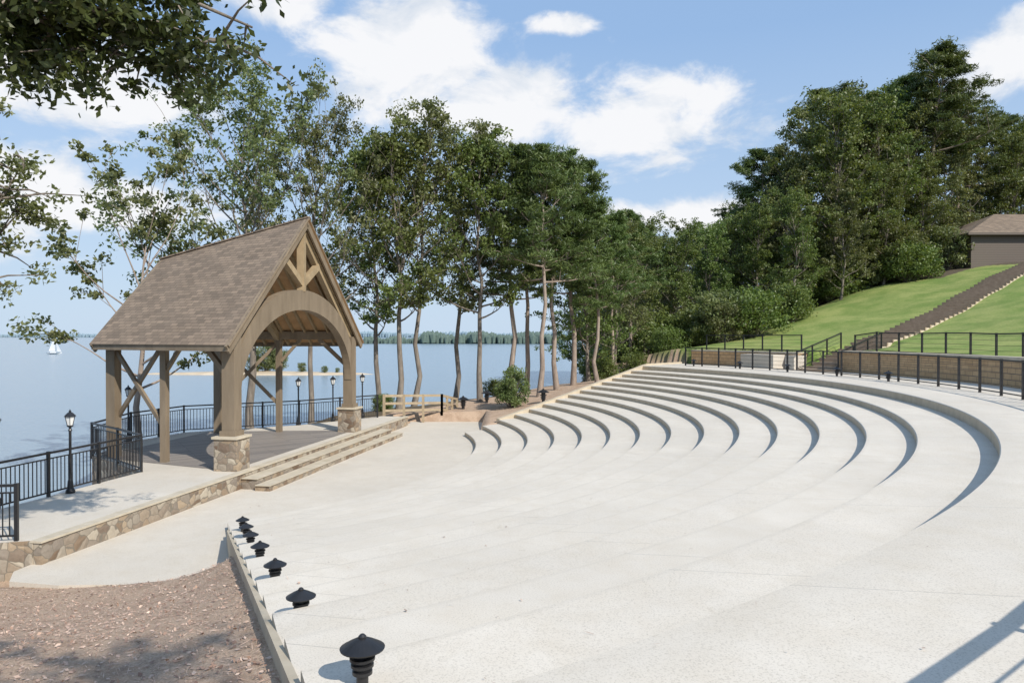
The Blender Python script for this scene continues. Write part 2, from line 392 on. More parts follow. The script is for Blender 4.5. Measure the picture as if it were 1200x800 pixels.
ubox(sp,-4.95,6.25,-1.16,-.66,-.148,-.128,1); ubox(sp,-5.1,6.4,-1.63,-1.165,-.298,-.278,1)
sp.obj('stage_steps',[M_STONE,M_CAP])
# ------------------------------------------------------------------ pavilion
pav=empty('timber_pavilion',S(0,2.8))
def par(o):
    o.parent=pav; o.matrix_parent_inverse=pav.matrix_basis.inverted(); return o
pitch=.879
def hw(v): return 4.35-.27*v
def zroof(u,v): return 3.67+pitch*((hw(v)+.6)-abs(u))
VF,VB=-.3,5.45; VM,VP=2.75,5.05
po=MB()
for sgn in (-1,1):
    for v,wd in ((0,.40),(VM,.2),(VP,.32)):
        u=sgn*hw(v); zt=zroof(u,v)-.30
        z0=1.0 if v==0 else 0
        ubox(po,u-wd/2,u+wd/2,v-wd/2,v+wd/2,z0,zt)
        if v==0: ubox(po,u-wd/2-.05,u+wd/2+.05,v-wd/2-.05,v+wd/2+.05,1.0,1.15)
    po.beam(S(sgn*hw(-.1),-.1,3.95),S(sgn*hw(5.3),5.3,3.95),.22,.32)
    po.beam(S(sgn*hw(VP),VP,3.6),S(sgn*hw(VM),VM+.1,1.2),.09,.13); po.beam(S(sgn*hw(VM),VM+.1,3.6),S(sgn*hw(VP)-sgn*.12,VP,1.2),.09,.13)
    po.beam(S(sgn*hw(VM),VM-.1,2.9),S(sgn*hw(2.0),1.9,3.8),.1,.12)
    po.beam(S(sgn*hw(.2),.2,2.8),S(sgn*hw(1.2),1.2,3.8),.12,.16)
par(po.obj('posts_and_beams',[M_TIMBER]))
bt=MB()
bt.beam(S(-hw(VP),VP,3.9),S(hw(VP),VP,3.9),.2,.3); bt.beam(S(0,VP,3.9),S(0,VP,6.5),.2,.2)
for v in (0,2.8,VP):
    for sgn in (-1,1):
        bt.beam(S(sgn*(hw(v)+.3),v,zroof(hw(v)+.3,v)-.34),S(0,v,zroof(0,v)-.34),.2,.26)
bt.beam(S(-hw(2.8)*.62,2.8,5.1),S(hw(2.8)*.62,2.8,5.1),.18,.24)
zf=zroof(0,0)
bt.beam(S(0,-.05,5.5),S(0,-.05,zf-.4),.24,.26)
for sgn in (-1,1):
    bt.beam(S(0,-.05,5.75),S(sgn*1.25,-.05,zroof(1.25,0)-.42),.2,.22)
par(bt.obj('roof_trusses',[M_TIMBER2]))
ar=MB(); n=40; inn=[];out=[]
for i in range(n+1):
    th=math.pi*i/n; u=math.cos(th); inn.append((4.12*u,2.15+2.7*math.sin(th)))
    out.append((4.2*u if abs(u)>.999 else 4.45*u,2.15+3.4*math.sin(th)**.9))
for i in range(n):
    for v0 in (-.17,.13):
        ar.face([S(inn[i][0],v0,inn[i][1]),S(inn[i+1][0],v0,inn[i+1][1]),S(out[i+1][0],v0,out[i+1][1]),S(out[i][0],v0,out[i][1])])
    ar.face([S(inn[i][0],-.17,inn[i][1]),S(inn[i][0],.13,inn[i][1]),S(inn[i+1][0],.13,inn[i+1][1]),S(inn[i+1][0],-.17,inn[i+1][1])])
    ar.face([S(out[i][0],-.17,out[i][1]),S(out[i][0],.13,out[i][1]),S(out[i+1][0],.13,out[i+1][1]),S(out[i+1][0],-.17,out[i+1][1])])
par(ar.obj('front_arch',[M_TIMBER]))
bb=MB()
for v in (VF+.04,VB-.04):
    for sgn in (-1,1):
        e=hw(v)+.58
        bb.beam(S(sgn*e,v,zroof(e,v)-.16),S(sgn*.02,v,zroof(0,v)-.16),.07,.30,0)
for sgn in (-1,1):
    bb.beam(S(sgn*(hw(VF)+.57),VF,3.58),S(sgn*(hw(VB)+.57),VB,3.58),.05,.17,0)
par(bb.obj('barge_boards',[M_TIMBER]))
ra=MB()
for v in np.arange(-.1,5.4,.45):
    for sgn in (-1,1):
        e=hw(v)+.5
        ra.beam(S(sgn*e,v,zroof(e,v)-.15),S(sgn*.05,v,zroof(0,v)-.15),.07,.15)
par(ra.obj('rafters',[M_TIMBER2]))
rf=MB(); sf=MB()
for sgn in (-1,1):
    q=[S(sgn*(hw(VF)+.62),VF-.05,3.655),S(sgn*(hw(VB)+.62),VB+.05,3.655),S(0,VB+.05,zroof(0,VB+.05)),S(0,VF-.05,zroof(0,VF-.05))]
    e=(Vector(q[1])-Vector(q[0])).normalized(); nrm=(Vector(q[1])-Vector(q[0])).cross(Vector(q[3])-Vector(q[0])).normalized(); f=nrm.cross(e)
    uv=[((Vector(k)-Vector(q[0])).dot(e),(Vector(k)-Vector(q[0])).dot(f)) for k in q]
    if nrm.z<0: nrm=-nrm
    rf.face([Vector(k)+nrm*.03 for k in q],0,uv)
    sf.face([Vector(k)-nrm*.045 for k in q],0,uv)
    lo=[Vector(k)-nrm*.04 for k in q]; hi=[Vector(k)+nrm*.03 for k in q]
    for i in range(4):
        j=(i+1)%4
        if i==2: continue
        rf.face([lo[i],lo[j],hi[j],hi[i]],1,[(0,0)]*4)
rf.beam(Vector(S(0,VF-.06,zroof(0,VF)+.03)),Vector(S(0,VB+.06,zroof(0,VB)+.03)),.22,.05,0)
par(rf.obj('shingle_roof',[M_SHINGLE,M_TIMBER])); par(sf.obj('roof_soffit',[M_SOFFIT]))
sb=MB()
for sgn in (-1,1):
    u=sgn*4.35; ubox(sb,u-.36,u+.36,-.36,.36,0,.93,0); ubox(sb,u-.41,u+.41,-.41,.41,.93,1.0,1)
par(sb.obj('stone_pier_bases',[M_STONE,M_CAP]))
# ------------------------------------------------------------------ railings
def railing(name,pts,h=1.07,picket=True,spacing=1.7,mat=M_BLACK):
    r=MB()
    for i in range(len(pts)-1):
        a=Vector(pts[i]);b_=Vector(pts[i+1]); Ln=(b_-a).length; n=max(1,round(Ln/spacing))
        up=Vector((0,0,1))
        for k in range(n+ (1 if i==len(pts)-2 else 0)):
            q=a.lerp(b_,k/n); r.box((q.x,q.y,q.z+(h+.04)/2-.05),(.065,.065,h+.14),0,math.atan2((b_-a).y,(b_-a).x))
        r.beam(a+up*h,b_+up*h,.06,.05)
        r.beam(a+up*.1,b_+up*.1,.035,.035)
        if picket:
            r.beam(a+up*(h-.14),b_+up*(h-.14),.03,.03)
            m_=int(Ln/.12)
            for k in range(1,m_):
                q=a.lerp(b_,k/m_); r.beam(q+up*.1,q+up*(h-.14),.018,.018)
        else:
            for zz in (.3,.5,.7,.88): r.beam(a+up*zz,b_+up*zz,.012,.012)
    return r.obj(name,[mat])
railing('picket_railing',[(x,y,0) for x,y in RAIL])
railing('picket_railing',[(-9.55,13.95,0),(-12.3,13.5,0)])
cr=[pol(31.0,rad(a),ZT) for a in np.arange(-68,32.5,2.5)]
railing('concourse_railing',cr,1.07,False,1.5)
tr=[]
for a in np.arange(-20,15.6,2.5): q=pol(34.1,rad(a),0); tr.append((q[0],q[1],max(Tz(q[0],q[1]),3.0)))
railing('upper_railing',tr,.95,False,1.5)
tr=[]
for a in np.arange(21.5,35,2.5): q=pol(34.1,rad(a),0); tr.append((q[0],q[1],3.02))
railing('upper_railing',tr,.95,False,1.5)
wr=MB()
pp=[(-6.3,35.7,0),(-3.6,37.2,-.1),(-3.0,39.5,-.5)]
for i in range(2):
    a=Vector(pp[i]);b_=Vector(pp[i+1]); n=3
    for k in range(n+1):
        q=a.lerp(b_,k/n); wr.box((q.x,q.y,q.z+.3),(.12,.12,1.5))
    for zz in (.25,.6,.98): wr.beam(a+Vector((0,0,zz)),b_+Vector((0,0,zz)),.05,.12)
wr.obj('wooden_dock_railing',[M_WOODRAIL])
bw=MB()
def wallarc(a0,a1,R,z0,z1,th=.35,mi=0,cap=True):
    n=max(2,int((a1-a0)/1.2))
    for i in range(n):
        p0=rad(a0+(a1-a0)*i/n);p1=rad(a0+(a1-a0)*(i+1)/n)
        bw.face([pol(R,p0,z0),pol(R,p1,z0),pol(R,p1,z1),pol(R,p0,z1)],mi,[(R*p0,z0),(R*p1,z0),(R*p1,z1),(R*p0,z1)])
        bw.face([pol(R+.62,p0,z0),pol(R+.62,p1,z0),pol(R+.62,p1,z1),pol(R+.62,p0,z1)],mi,[(R*p0,z0),(R*p1,z0),(R*p1,z1),(R*p0,z1)])
        if cap: bw.hexa([pol(R-.06,p0,z1),pol(R-.06,p1,z1),pol(R+.68,p1,z1),pol(R+.68,p0,z1)],[pol(R-.06,p0,z1+.1),pol(R-.06,p1,z1+.1),pol(R+.68,p1,z1+.1),pol(R+.68,p0,z1+.1)],1)
    for a_ in (a0,a1):
        q=rad(a_); bw.face([pol(R,q,z0),pol(R+1.5,q,z0),pol(R+1.5,q,z1+.05),pol(R,q,z1+.05)],mi,[(0,z0),(1.5,z0),(1.5,z1),(0,z1)])
wallarc(-22,15.4,33.35,ZT-.3,ZT+.95)
wallarc(20.6,35,33.35,ZT-.3,ZT+.8)
bw.obj('block_retaining_wall',[M_BLOCK,M_CAP])
lw=MB()
for a0_,a1_ in ((19.2,20.4),(22.0,26.5)):
    n=4
    for i in range(n):
        p0=rad(a0_+(a1_-a0_)*i/n);p1=rad(a0_+(a1_-a0_)*(i+1)/n)
        lw.hexa([pol(32.4,p0,ZT-.1),pol(32.4,p1,ZT-.1),pol(33.2,p1,ZT-.1),pol(33.2,p0,ZT-.1)],[pol(32.4,p0,ZT+.75),pol(32.4,p1,ZT+.75),pol(33.2,p1,ZT+.75),pol(33.2,p0,ZT+.75)])
lw.obj('concrete_planter_wall',[M_CONC2])
hs=MB(); n=44; w2=.95; pr=Vector((-STD[1],STD[0],0)); run=STL/n; zlast=ZT
for i in range(n+6):
    s0=i*run; c0=Vector((ST0[0]+STD[0]*s0,ST0[1]+STD[1]*s0,0)); c1=c0+Vector((STD[0]*(run+.05),STD[1]*(run+.05),0))
    z=max(zlast+.1,min(zlast+.2,Tz(c1.x,c1.y)+.08)); 
    B=[c0-pr*w2,c1-pr*w2,c1+pr*w2,c0+pr*w2]
    hs.hexa([(k.x,k.y,z-.5) for k in B],[(k.x,k.y,z) for k in B],0)
    f0=c0-Vector((STD[0]*.06,STD[1]*.06,0)); f1=c0+Vector((STD[0]*.1,STD[1]*.1,0))
    B=[f0-pr*(w2+.05),f1-pr*(w2+.05),f1+pr*(w2+.05),f0+pr*(w2+.05)]
    hs.hexa([(k.x,k.y,z-.14) for k in B],[(k.x,k.y,z+.015) for k in B],1)
    zlast=z
hs.obj('hillside_stairs',[simple('gravel_tread',(.50,.41,.31),(.62,.53,.42),8,.9),simple('timber_riser',(.27,.20,.14),(.38,.29,.21),4,.9)])
for sgn in (-1,1):
    pts=[]
    for s0 in (0,1.5,3,4.5):
        q=Vector((ST0[0]+STD[0]*s0,ST0[1]+STD[1]*s0,0))+pr*(w2+.15)*sgn; pts.append((q.x,q.y,ZT+.22*s0))
    railing('stair_handrail',pts,.95,False,1.5)
# ------------------------------------------------------------------ lamps
def lamp(x,y,z=0,h=2.05):
    l=MB(); c=(x,y,z)
    l.lathe(c,[(.0,-.3),(.11,-.3),(.11,.05),(.075,.12),(.06,.3),(.04,.36),(.032,.5),(.032,h-.5),(.05,h-.48),(.03,h-.44),(.03,h-.4),(.07,h-.38),(.075,h-.35),(0,h-.35)],10,0)
    l.lathe(c,[(.065,h-.348),(.115,h-.13)],6,1)
    for i in range(6):
        a=math.pi/3*i
        l.beam((x+.068*math.cos(a),y+.068*math.sin(a),z+h-.35),(x+.12*math.cos(a),y+.12*math.sin(a),z+h-.13),.012,.012,0)
    l.lathe(c,[(0,h-.13),(.15,h-.13),(.14,h-.11),(.07,h-.04),(.03,h-.02),(.035,h),(0.015,h+.03),(0,h+.06)],6,0)
    l.obj('lamp_post',[M_BLACK,M_GLASS])
for x,y in ((-11.1,18.2),(-12.35,17.3),(-14.4,27.2),(-9.55,32.4),(-8.3,33.6),(-7.35,35.6)): lamp(x,y,0)
def pathlight(x,y,z,s=1.0):
    l=MB(); P=[(0,-.1),(.045,-.1),(.045,.09),(.075,.10),(.075,.125),(.055,.13),(.055,.15),(.085,.155),(.085,.175),(.06,.18),(.06,.20),(.095,.205),(.095,.225),(.06,.23),(.06,.275),(.165,.285),(.168,.295),(.10,.335),(.05,.36),(.03,.365),(.03,.38),(.015,.395),(0,.4)]
    l.lathe((x,y,z),[(r*s,zz*s) for r,zz in P],24,0); l.obj('path_light',[M_BLACK])
def bowlz(x,y):
    R=math.hypot(x-C[0],y-C[1]); z=ZP
    for r_,z_ in zip(RK,ZK):
        if R>=r_: z=z_
    return z
for yy,xo in ((4.22,.33),(6.45,.28),(8.4,.25),(10.3,.23),(12.1,.22),(13.25,.22),(14.4,.22)):
    xx=NP[0]+ND[0]/ND[1]*(yy-NP[1])+xo; pathlight(xx,yy,bowlz(xx,yy),.78)
for x,y in ((-2.6,38.6),(-1.4,40.2),(1.6,37.0)): pathlight(x,y,Tz(x,y),1.8)
for a in (2,9,16,23,30): q=pol(30.6,rad(a),ZT); pathlight(q[0],q[1],ZT,1.1)
# ------------------------------------------------------------------ trees
def leafmesh(rng,centers,crad,per,size,asp,mi,flat=1.0):
    Nn=len(centers)*per
    c=np.repeat(np.array(centers),per,0); cr=np.repeat(np.array(crad),per)
    d=rng.normal(size=(Nn,3)); d/=np.linalg.norm(d,axis=1)[:,None]
    rr=rng.random(Nn)**.5; p=c+d*(rr*cr)[:,None]*np.array([1,1,flat])
    a=rng.normal(size=(Nn,3)); a/=np.linalg.norm(a,axis=1)[:,None]
    n=rng.normal(size=(Nn,3))+np.array([0,0,.7]); b=np.cross(a,n); b/=np.linalg.norm(b,axis=1)[:,None]+1e-9
    s=size*(.6+.8*rng.random(Nn)); A=a*s[:,None]; B=b*(s*asp)[:,None]
    V=np.stack([p-A*.5,p+B*.5+A*.05,p+A*.5,p-B*.5+A*.05],1).reshape(-1,3)
    tone=np.repeat(rng.random(len(centers)),per)*.55+.45*rng.random(Nn)
    return V,tone
def tree_proto(name,seed,Ht,rd,base,nl,per,leaf,asp,mats,kind='b',trunk=.24,lean=0,sub=5,crad=.75):
    rng=np.random.default_rng(seed); mb=MB(); R_=random.Random(seed)
    tp=[];
    nseg=9; ox=oy=0
    for i in range(nseg):
        f=i/(nseg-1); tp.append(Vector((ox+lean*f*Ht,oy,f*Ht*.97))); ox+=R_.uniform(-.28,.28)*(Ht/16); oy+=R_.uniform(-.28,.28)*(Ht/16)
    tr=[trunk*(1.25 if i==0 else 1)*(1-.88*(i/(nseg-1))) for i in range(nseg)]
    mb.tube(tp,tr,8,0)
    def at(f):
        k=min(int(f*(nseg-1)),nseg-2); return tp[k].lerp(tp[k+1],f*(nseg-1)-k)
    cen=[];cr=[]; az=R_.random()*6
    for i in range(nl):
        s=(i+.5)/nl; f=base+(1-base)*s*.97; az+=2.4+R_.uniform(-.6,.6)
        if kind=='b':
            Lh=rd*(.3+.75*math.sqrt(max(0,1-((s-.35)/.75)**2)))*R_.uniform(.55,1.25); el=rad(15+45*s+R_.uniform(-14,16)); curl=.25
        else:
            Lh=rd*(.25+.8*(1-s)**.7)*R_.uniform(.5,1.25); el=rad(-5+35*s+R_.uniform(-10,12)); curl=.18
        p=at(f); d=Vector((math.cos(az)*math.cos(el),math.sin(az)*math.cos(el),math.sin(el)))
        pts=[p]; q=p.copy()
        for k in range(5):
            d=(d+Vector((R_.uniform(-.22,.22),R_.uniform(-.22,.22),curl*R_.uniform(.1,.8)))).normalized(); q=q+d*Lh/5; pts.append(q.copy())
        r0=trunk*.38*(1-.6*s)
        mb.tube(pts,[r0*(1-.85*k/5) for k in range(6)],5,0)
        for k in range(sub):
            g=R_.uniform(.3,1); kk=min(int(g*5),4); o=pts[kk].lerp(pts[kk+1],g*5-kk)
            dd=(d+Vector((R_.uniform(-1,1),R_.uniform(-1,1),R_.uniform(-.4,.7)))).normalized(); ln=Lh*R_.uniform(.2,.45)+.25
            e=o+dd*ln; mid=o.lerp(e,.5)+Vector((0,0,R_.uniform(0,.2)))
            mb.tube([o,mid,e],[r0*.35,r0*.22,.012],3,0,False)
            cen.append(tuple(e)); cr.append(crad*R_.uniform(.5,1.3))
            if R_.random()<.4: cen.append(tuple(mid)); cr.append(crad*.6)
        cen.append(tuple(pts[-1])); cr.append(crad)
    for k in range(4): cen.append(tuple(tp[-1]+Vector((R_.uniform(-.5,.5),R_.uniform(-.5,.5),R_.uniform(-.6,.4))))); cr.append(crad*.8)
    Vl,tone=leafmesh(rng,cen,cr,per,leaf,asp,1,.45 if kind=='p' else .7)
    return finish(name,mb,Vl,tone,mats)
def finish(name,mb,Vl,tone,mats):
    nb=len(mb.v); nbf=len(mb.f); verts=mb.v+Vl.tolist(); nq=len(Vl)//4
    fi=(np.arange(nq*4).reshape(-1,4)+nb).tolist()
    me=bpy.data.meshes.new(name); me.from_pydata(verts,[],mb.f+fi)
    for m_ in mats: me.materials.append(m_)
    me.polygons.foreach_set('material_index',[0]*nbf+[1]*nq)
    at=me.attributes.new('rnd','FLOAT','FACE'); at.data.foreach_set('value',np.concatenate([np.full(nbf,.5),tone]))
    me.polygons.foreach_set('use_smooth',[True]*nbf+[False]*nq)
    me.update(); return me
B_=[tree_proto('broadleaf_a',1,16,3.9,.34,26,40,.2,.6,[M_BARK,M_LEAF],'b',.19,0,8,.6),
    tree_proto('broadleaf_b',2,16,3.6,.36,24,40,.2,.6,[M_BARK,M_LEAF2],'b',.17,.02,8,.6),
    tree_proto('broadleaf_c',3,16,4.4,.14,34,42,.24,.6,[M_BARK,M_LEAF],'b',.22,0,8,.68),
    tree_proto('broadleaf_d',4,16,4.0,.10,32,42,.24,.6,[M_BARK,M_LEAF2],'b',.19,0,8,.68)]
AIRY=[tree_proto('airy_a',11,16,5.8,.38,26,46,.19,.6,[M_BARK,M_LEAF2],'b',.22,0,8,.6),
      tree_proto('airy_b',12,10,5.2,.3,13,50,.2,.6,[M_BARKL,M_LEAF2],'b',.16,0,5,.55)]
P_=[tree_proto('pine_a',21,18,2.8,.46,34,64,.34,.17,[M_BARKL,M_NEEDLE],'p',.19,0,8,.58),
    tree_proto('pine_b',22,18,3.2,.40,34,64,.34,.17,[M_BARKL,M_NEEDLE],'p',.21,.01,8,.58),
    tree_proto('pine_c',23,18,3.4,.55,26,70,.36,.17,[M_BARKL,M_NEEDLE],'p',.24,0,8,.6)]
def shrub_proto(name,seed,w_,h_,n,leaf,mats,per=150):
    rng=np.random.default_rng(seed); R_=random.Random(seed); mb=MB(); cen=[];cr=[]
    for i in range(n):
        a=R_.random()*6.28; r=w_*math.sqrt(R_.random())*.8; z=h_*R_.uniform(.2,.95); r*=math.sqrt(max(.05,1-((z/h_-.45)/.62)**2))
        e=Vector((r*math.cos(a),r*math.sin(a),z)); cen.append(tuple(e)); cr.append(.24*w_*R_.uniform(.6,1.4))
        mb.tube([(0,0,-.1),tuple(e*.5+Vector((0,0,.05))),tuple(e)],[.03,.02,.008],3,0,False)
    Vl,tone=leafmesh(rng,cen,cr,per,leaf,.6,1,.9)
    return finish(name,mb,Vl,tone,mats)
SH=[shrub_proto('shrub_a',31,1.1,2.2,60,.10,[M_BARK,M_BUSH],120),shrub_proto('undergrowth_a',32,2.6,3.2,70,.2,[M_BARK,M_LEAF],80),shrub_proto('undergrowth_b',33,2.4,4.2,70,.2,[M_BARK,M_LEAF2],80)]
rnd=random.Random(5)
def place(name,me,x,y,top=None,sc=None,z=None,wide=1.0,nat=17.0,rot=None):
    gz=Tz(x,y) if z is None else z
    o=bpy.data.objects.new(name,me); scene.collection.objects.link(o); o.location=(x,y,gz-.15)
    s=sc if sc else (top-gz)/nat
    o.scale=(s*wide,s*wide,s); o.rotation_euler=(0,0,rnd.random()*6.28 if rot is None else rot); return o
def px(p_,Y_): return (p_-600)/850*Y_
def top(py,Y_): return EYE+(393-py)/850*Y_
place('oak_tree',AIRY[0],-13.2,36.5,15.4,rot=1)
place('oak_tree',AIRY[1],-16.0,31,9.4,nat=10.5)
place('oak_tree',AIRY[0],-10.4,37.5,14.6,wide=.8)
place('hardwood_tree',B_[0],-6.1,39.0,15.0)
place('hardwood_tree',B_[1],-5.5,40.5,16.0)
place('hardwood_tree',B_[0],-7.6,40.2,14.4)
place('hardwood_tree',B_[0],-1.8,41,15.2)
place('hardwood_tree',B_[1],-3.4,43.0,15.8)
for X_,Y_,t_ in ((.1,42,15.4),(1.5,40,15.2),(2.7,43.5,15.6),(3.8,45,15.4),(5.2,44,12.8),(6.8,48,12.6),(.9,45.5,16)):
    place('pine_tree',P_[rnd.randrange(2)],X_,Y_,t_,nat=18.5,wide=1.05)
for p_,Y_,py in ((690,47,250),(720,52,262),(745,58,272),(770,62,285),(800,60,280),(830,63,272),(862,66,260),(890,63,250),(750,70,280),(810,72,275),(870,74,250),(905,75,215)):
    place('hardwood_tree',B_[rnd.randrange(2,4)],px(p_,Y_),Y_,top(py,Y_))
for p_,Y_,py in ((918,64,180),(945,66,140),(975,63,125),(1000,67,115),(1030,65,130),(1060,68,130),(1110,68,150),(1140,72,150),(1165,75,150),(1190,73,165),(1215,76,145),(1040,78,125),(930,58,235),(985,60,215),(1035,62,205),(1080,64,190),(1240,80,120)):
    place('hardwood_tree',B_[rnd.randrange(2,4)],px(p_,Y_),Y_,top(py,Y_))
for p_,Y_,py,k_ in ((1092,67,48,2),(1068,72,85,2),(1020,70,98,0),(905,68,165,1),(740,54,240,0),(1180,78,125,1),(985,70,92,1),(1115,72,92,0)):
    place('pine_tree',P_[k_],px(p_,Y_),Y_,top(py,Y_),nat=18.5,wide=1.25)
for i in range(70):
    if i<38: p_=rnd.uniform(655,930); Y_=rnd.uniform(47,60)
    else: p_=rnd.uniform(880,1130); Y_=rnd.uniform(58,68)
    X_=px(p_,Y_); R_o=math.hypot(X_-C[0],Y_-C[1])
    if R_o<36.5: continue
    if 20<math.degrees(math.atan2(Y_-C[1],X_-C[0]))<36 and R_o<58: continue
    place('undergrowth_shrub',SH[1+rnd.randrange(2)],X_,Y_,sc=rnd.uniform(.5,1.15))
for x,y,s_ in ((8.5,50,.5),(11,51,.6),(6,47.5,.5),(13.5,51.5,.5),(-1.0,44,.35),(-6.8,38.5,.3)):
    place('undergrowth_shrub',SH[1],x,y,sc=s_)
place('round_shrub',SH[0],0.0,37.4,sc=1.0)
rr=random.Random(9)
def forest(name,mesh_,locs):
    me_=bpy.data.meshes.new(name+'_points'); me_.from_pydata(locs,[],[])
    o=bpy.data.objects.new(name,me_); scene.collection.objects.link(o)
    c=bpy.data.objects.new('tree_crown',mesh_); scene.collection.objects.link(c); c.parent=o
    o.instance_type='VERTS'; return o
l1=[]
for i in range(40):
    Y_=rr.uniform(78,115); X_=rr.uniform(.12,.95)*Y_+rr.uniform(-2,2)
    l1.append((X_,Y_,min(Tz(X_,Y_),3)-1))
forest('background_forest',B_[2],l1[:20]); forest('background_forest',B_[3],l1[20:])
def limbtree(name,seed,basep,Ht,targets,leaf,per,crad,mats,trunk=.28,asp=.5):
    rng=np.random.default_rng(seed); R_=random.Random(seed); mb=MB(); b0=Vector(basep)
    tp=[b0+Vector((R_.uniform(-.2,.2),R_.uniform(-.2,.2),Ht*i/6)) for i in range(7)]
    mb.tube(tp,[trunk*(1-.1*i) for i in range(7)],9,0)
    cen=[];cr=[]
    for tg,z0,spread,nc in targets:
        s0=b0+Vector((0,0,z0)); e=Vector(tg); pts=[]
        for k in range(8):
            f=k/7; q=s0.lerp(e,f)+Vector((R_.uniform(-.18,.18),R_.uniform(-.18,.18),math.sin(f*math.pi)*.5+R_.uniform(-.1,.1))); pts.append(q)
        mb.tube(pts,[trunk*.36*(1-.85*k/7) for k in range(8)],6,0)
        for j in range(nc):
            f=R_.uniform(.5,1)**.7; k=min(int(f*7),6); o=pts[k].lerp(pts[k+1],f*7-k)
            q=o+Vector((R_.gauss(0,1),R_.gauss(0,1),R_.gauss(0,.7)-.15))*spread*.55
            mb.tube([o,o.lerp(q,.5)+Vector((0,0,.08)),q],[.03,.018,.006],4,0,False)
            cen.append(tuple(q)); cr.append(crad*R_.uniform(.6,1.25))
            if R_.random()<.5: cen.append(tuple(o.lerp(q,.6))); cr.append(crad*.7)
    Vl,tone=leafmesh(rng,cen,cr,per,leaf,asp,1,.75)
    me_=finish(name,mb,Vl,tone,mats)
    o=bpy.data.objects.new(name,me_); scene.collection.objects.link(o); return o
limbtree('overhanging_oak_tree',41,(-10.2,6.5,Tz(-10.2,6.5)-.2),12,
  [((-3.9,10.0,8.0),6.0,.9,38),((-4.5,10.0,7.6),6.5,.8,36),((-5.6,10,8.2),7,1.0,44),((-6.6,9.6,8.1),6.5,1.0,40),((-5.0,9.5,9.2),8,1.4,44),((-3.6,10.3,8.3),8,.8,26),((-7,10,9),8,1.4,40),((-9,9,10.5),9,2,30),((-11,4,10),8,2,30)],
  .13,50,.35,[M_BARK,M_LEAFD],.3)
limbtree('shoreline_oak_tree',42,(-12.6,14.3,Tz(-12.6,14.3)-.3),10,
  [((-10.3,15.2,7.6),4.5,1.0,22),((-10.6,15.8,6.7),4.0,.9,18),((-11.2,14,8.6),6,1.2,20),((-13,12,9.5),6,1.8,30),((-14.5,14,8.5),5,1.8,30)],
  .13,40,.36,[M_BARK,M_LEAF2],.2)
tc=Vector((-3.95,6.6,.9))+SUNV*17
limbtree('shade_oak_tree',43,(tc.x+2.5,tc.y-5,Tz(tc.x+2.5,tc.y-5)-.2),11,
  [((tc.x,tc.y,tc.z),9,1.2,22),((tc.x-1.3,tc.y-.3,tc.z+.6),9,1.1,18),((tc.x-2.2,tc.y+.2,tc.z+.3),9,1.1,14),((tc.x+3,tc.y-6,tc.z+1),9,2.2,40)],
  .16,34,.4,[M_BARK,M_LEAF],.26)
# leaf litter
def litter(name,lx,ly,lz,smin,smax,rng,pw=3):
    n=len(lx); a=rng.normal(size=(n,3))*[1,1,.25]; a/=np.linalg.norm(a,axis=1)[:,None]; nn_=np.array([0,0,1])+rng.normal(size=(n,3))*.3; b_=np.cross(a,nn_); b_/=np.linalg.norm(b_,axis=1)[:,None]
    asp_=rng.choice([.05,.05,.06,.5,.6],n); s_=(smin+smax*rng.random(n)**pw)*np.where(asp_<.1,1.6,.8); P=np.stack([lx,ly,lz+.01],1)
    Vl=np.stack([P-a*s_[:,None],P+b_*(s_*asp_)[:,None],P+a*s_[:,None],P-b_*(s_*asp_)[:,None]],1).reshape(-1,3)
    me_=finish(name,MB(),Vl,rng.random(n),[M_BARK,M_LITTER]); o=bpy.data.objects.new(name,me_); scene.collection.objects.link(o)
rng=np.random.default_rng(7); n=60000
lx=rng.uniform(-11.5,-.6,n); ly=3.8+ (13.4-3.8)*rng.random(n)**1.3
dnn=((lx-NP[0])*(-.919)+(ly-NP[1])*(-.395))>.08
lx,ly=lx[dnn],ly[dnn]; lz=T(lx,ly)+.006
keep=(lz>-.62); litter('leaf_litter',lx[keep],ly[keep],lz[keep],.012,.032,rng)
n=300; ly=rng.uniform(4,22,n); lx=NP[0]-.43*(ly-4.7)+.3+rng.exponential(1.6,n)
lz=np.array([bowlz(a,b) for a,b in zip(lx,ly)])+.004
litter('fallen_leaves',lx,ly,lz,.012,.025,rng)
# ------------------------------------------------------------------ distant shores
def blobline(name,segs,seed,mat):
    rr=random.Random(seed); mb=MB()
    ico=[(0,0,1)]+[(math.cos(t_*1.2566)*.89,math.sin(t_*1.2566)*.89,.45) for t_ in range(5)]+[(math.cos(t_*1.2566+.63)*.95,math.sin(t_*1.2566+.63)*.95,-.9) for t_ in range(5)]
    fc=[(0,i,i%5+1) for i in range(1,6)]+[(i,i+5,i%5+1) for i in range(1,6)]+[(i%5+1,i+5,(i%5)+6) for i in range(1,6)]
    for (x0,y0,x1,y1,h0,h1,n_) in segs:
        for i in range(n_):
            f=rr.random(); d_=rr.uniform(0,25); x=x0+(x1-x0)*f; y=y0+(y1-y0)*f+d_; hh=(h0+(h1-h0)*rr.random())*(.85+.15*math.sin(f*17+seed)); w_=hh*rr.uniform(.2,.35)
            base=len(mb.v)
            for p_ in ico: mb.v.append((x+p_[0]*w_*rr.uniform(.8,1.2),y+p_[1]*w_,-2.6+hh*.5+p_[2]*hh*.5*rr.uniform(.85,1.1)))
            for q in fc: mb.f.append(tuple(base+k for k in q)); mb.m.append(0); mb.uv.append([(0,0)]*3)
    return mb.obj(name,[mat])
M_FAR=simple('hazy_treeline',(.08,.12,.10),(.12,.165,.14),.15,.9,0)
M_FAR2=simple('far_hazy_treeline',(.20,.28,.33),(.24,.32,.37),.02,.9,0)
blobline('distant_treeline',[(-118,575,-60,585,4,6.5,420),(-70,575,40,560,6.5,11,520)],1,M_FAR)
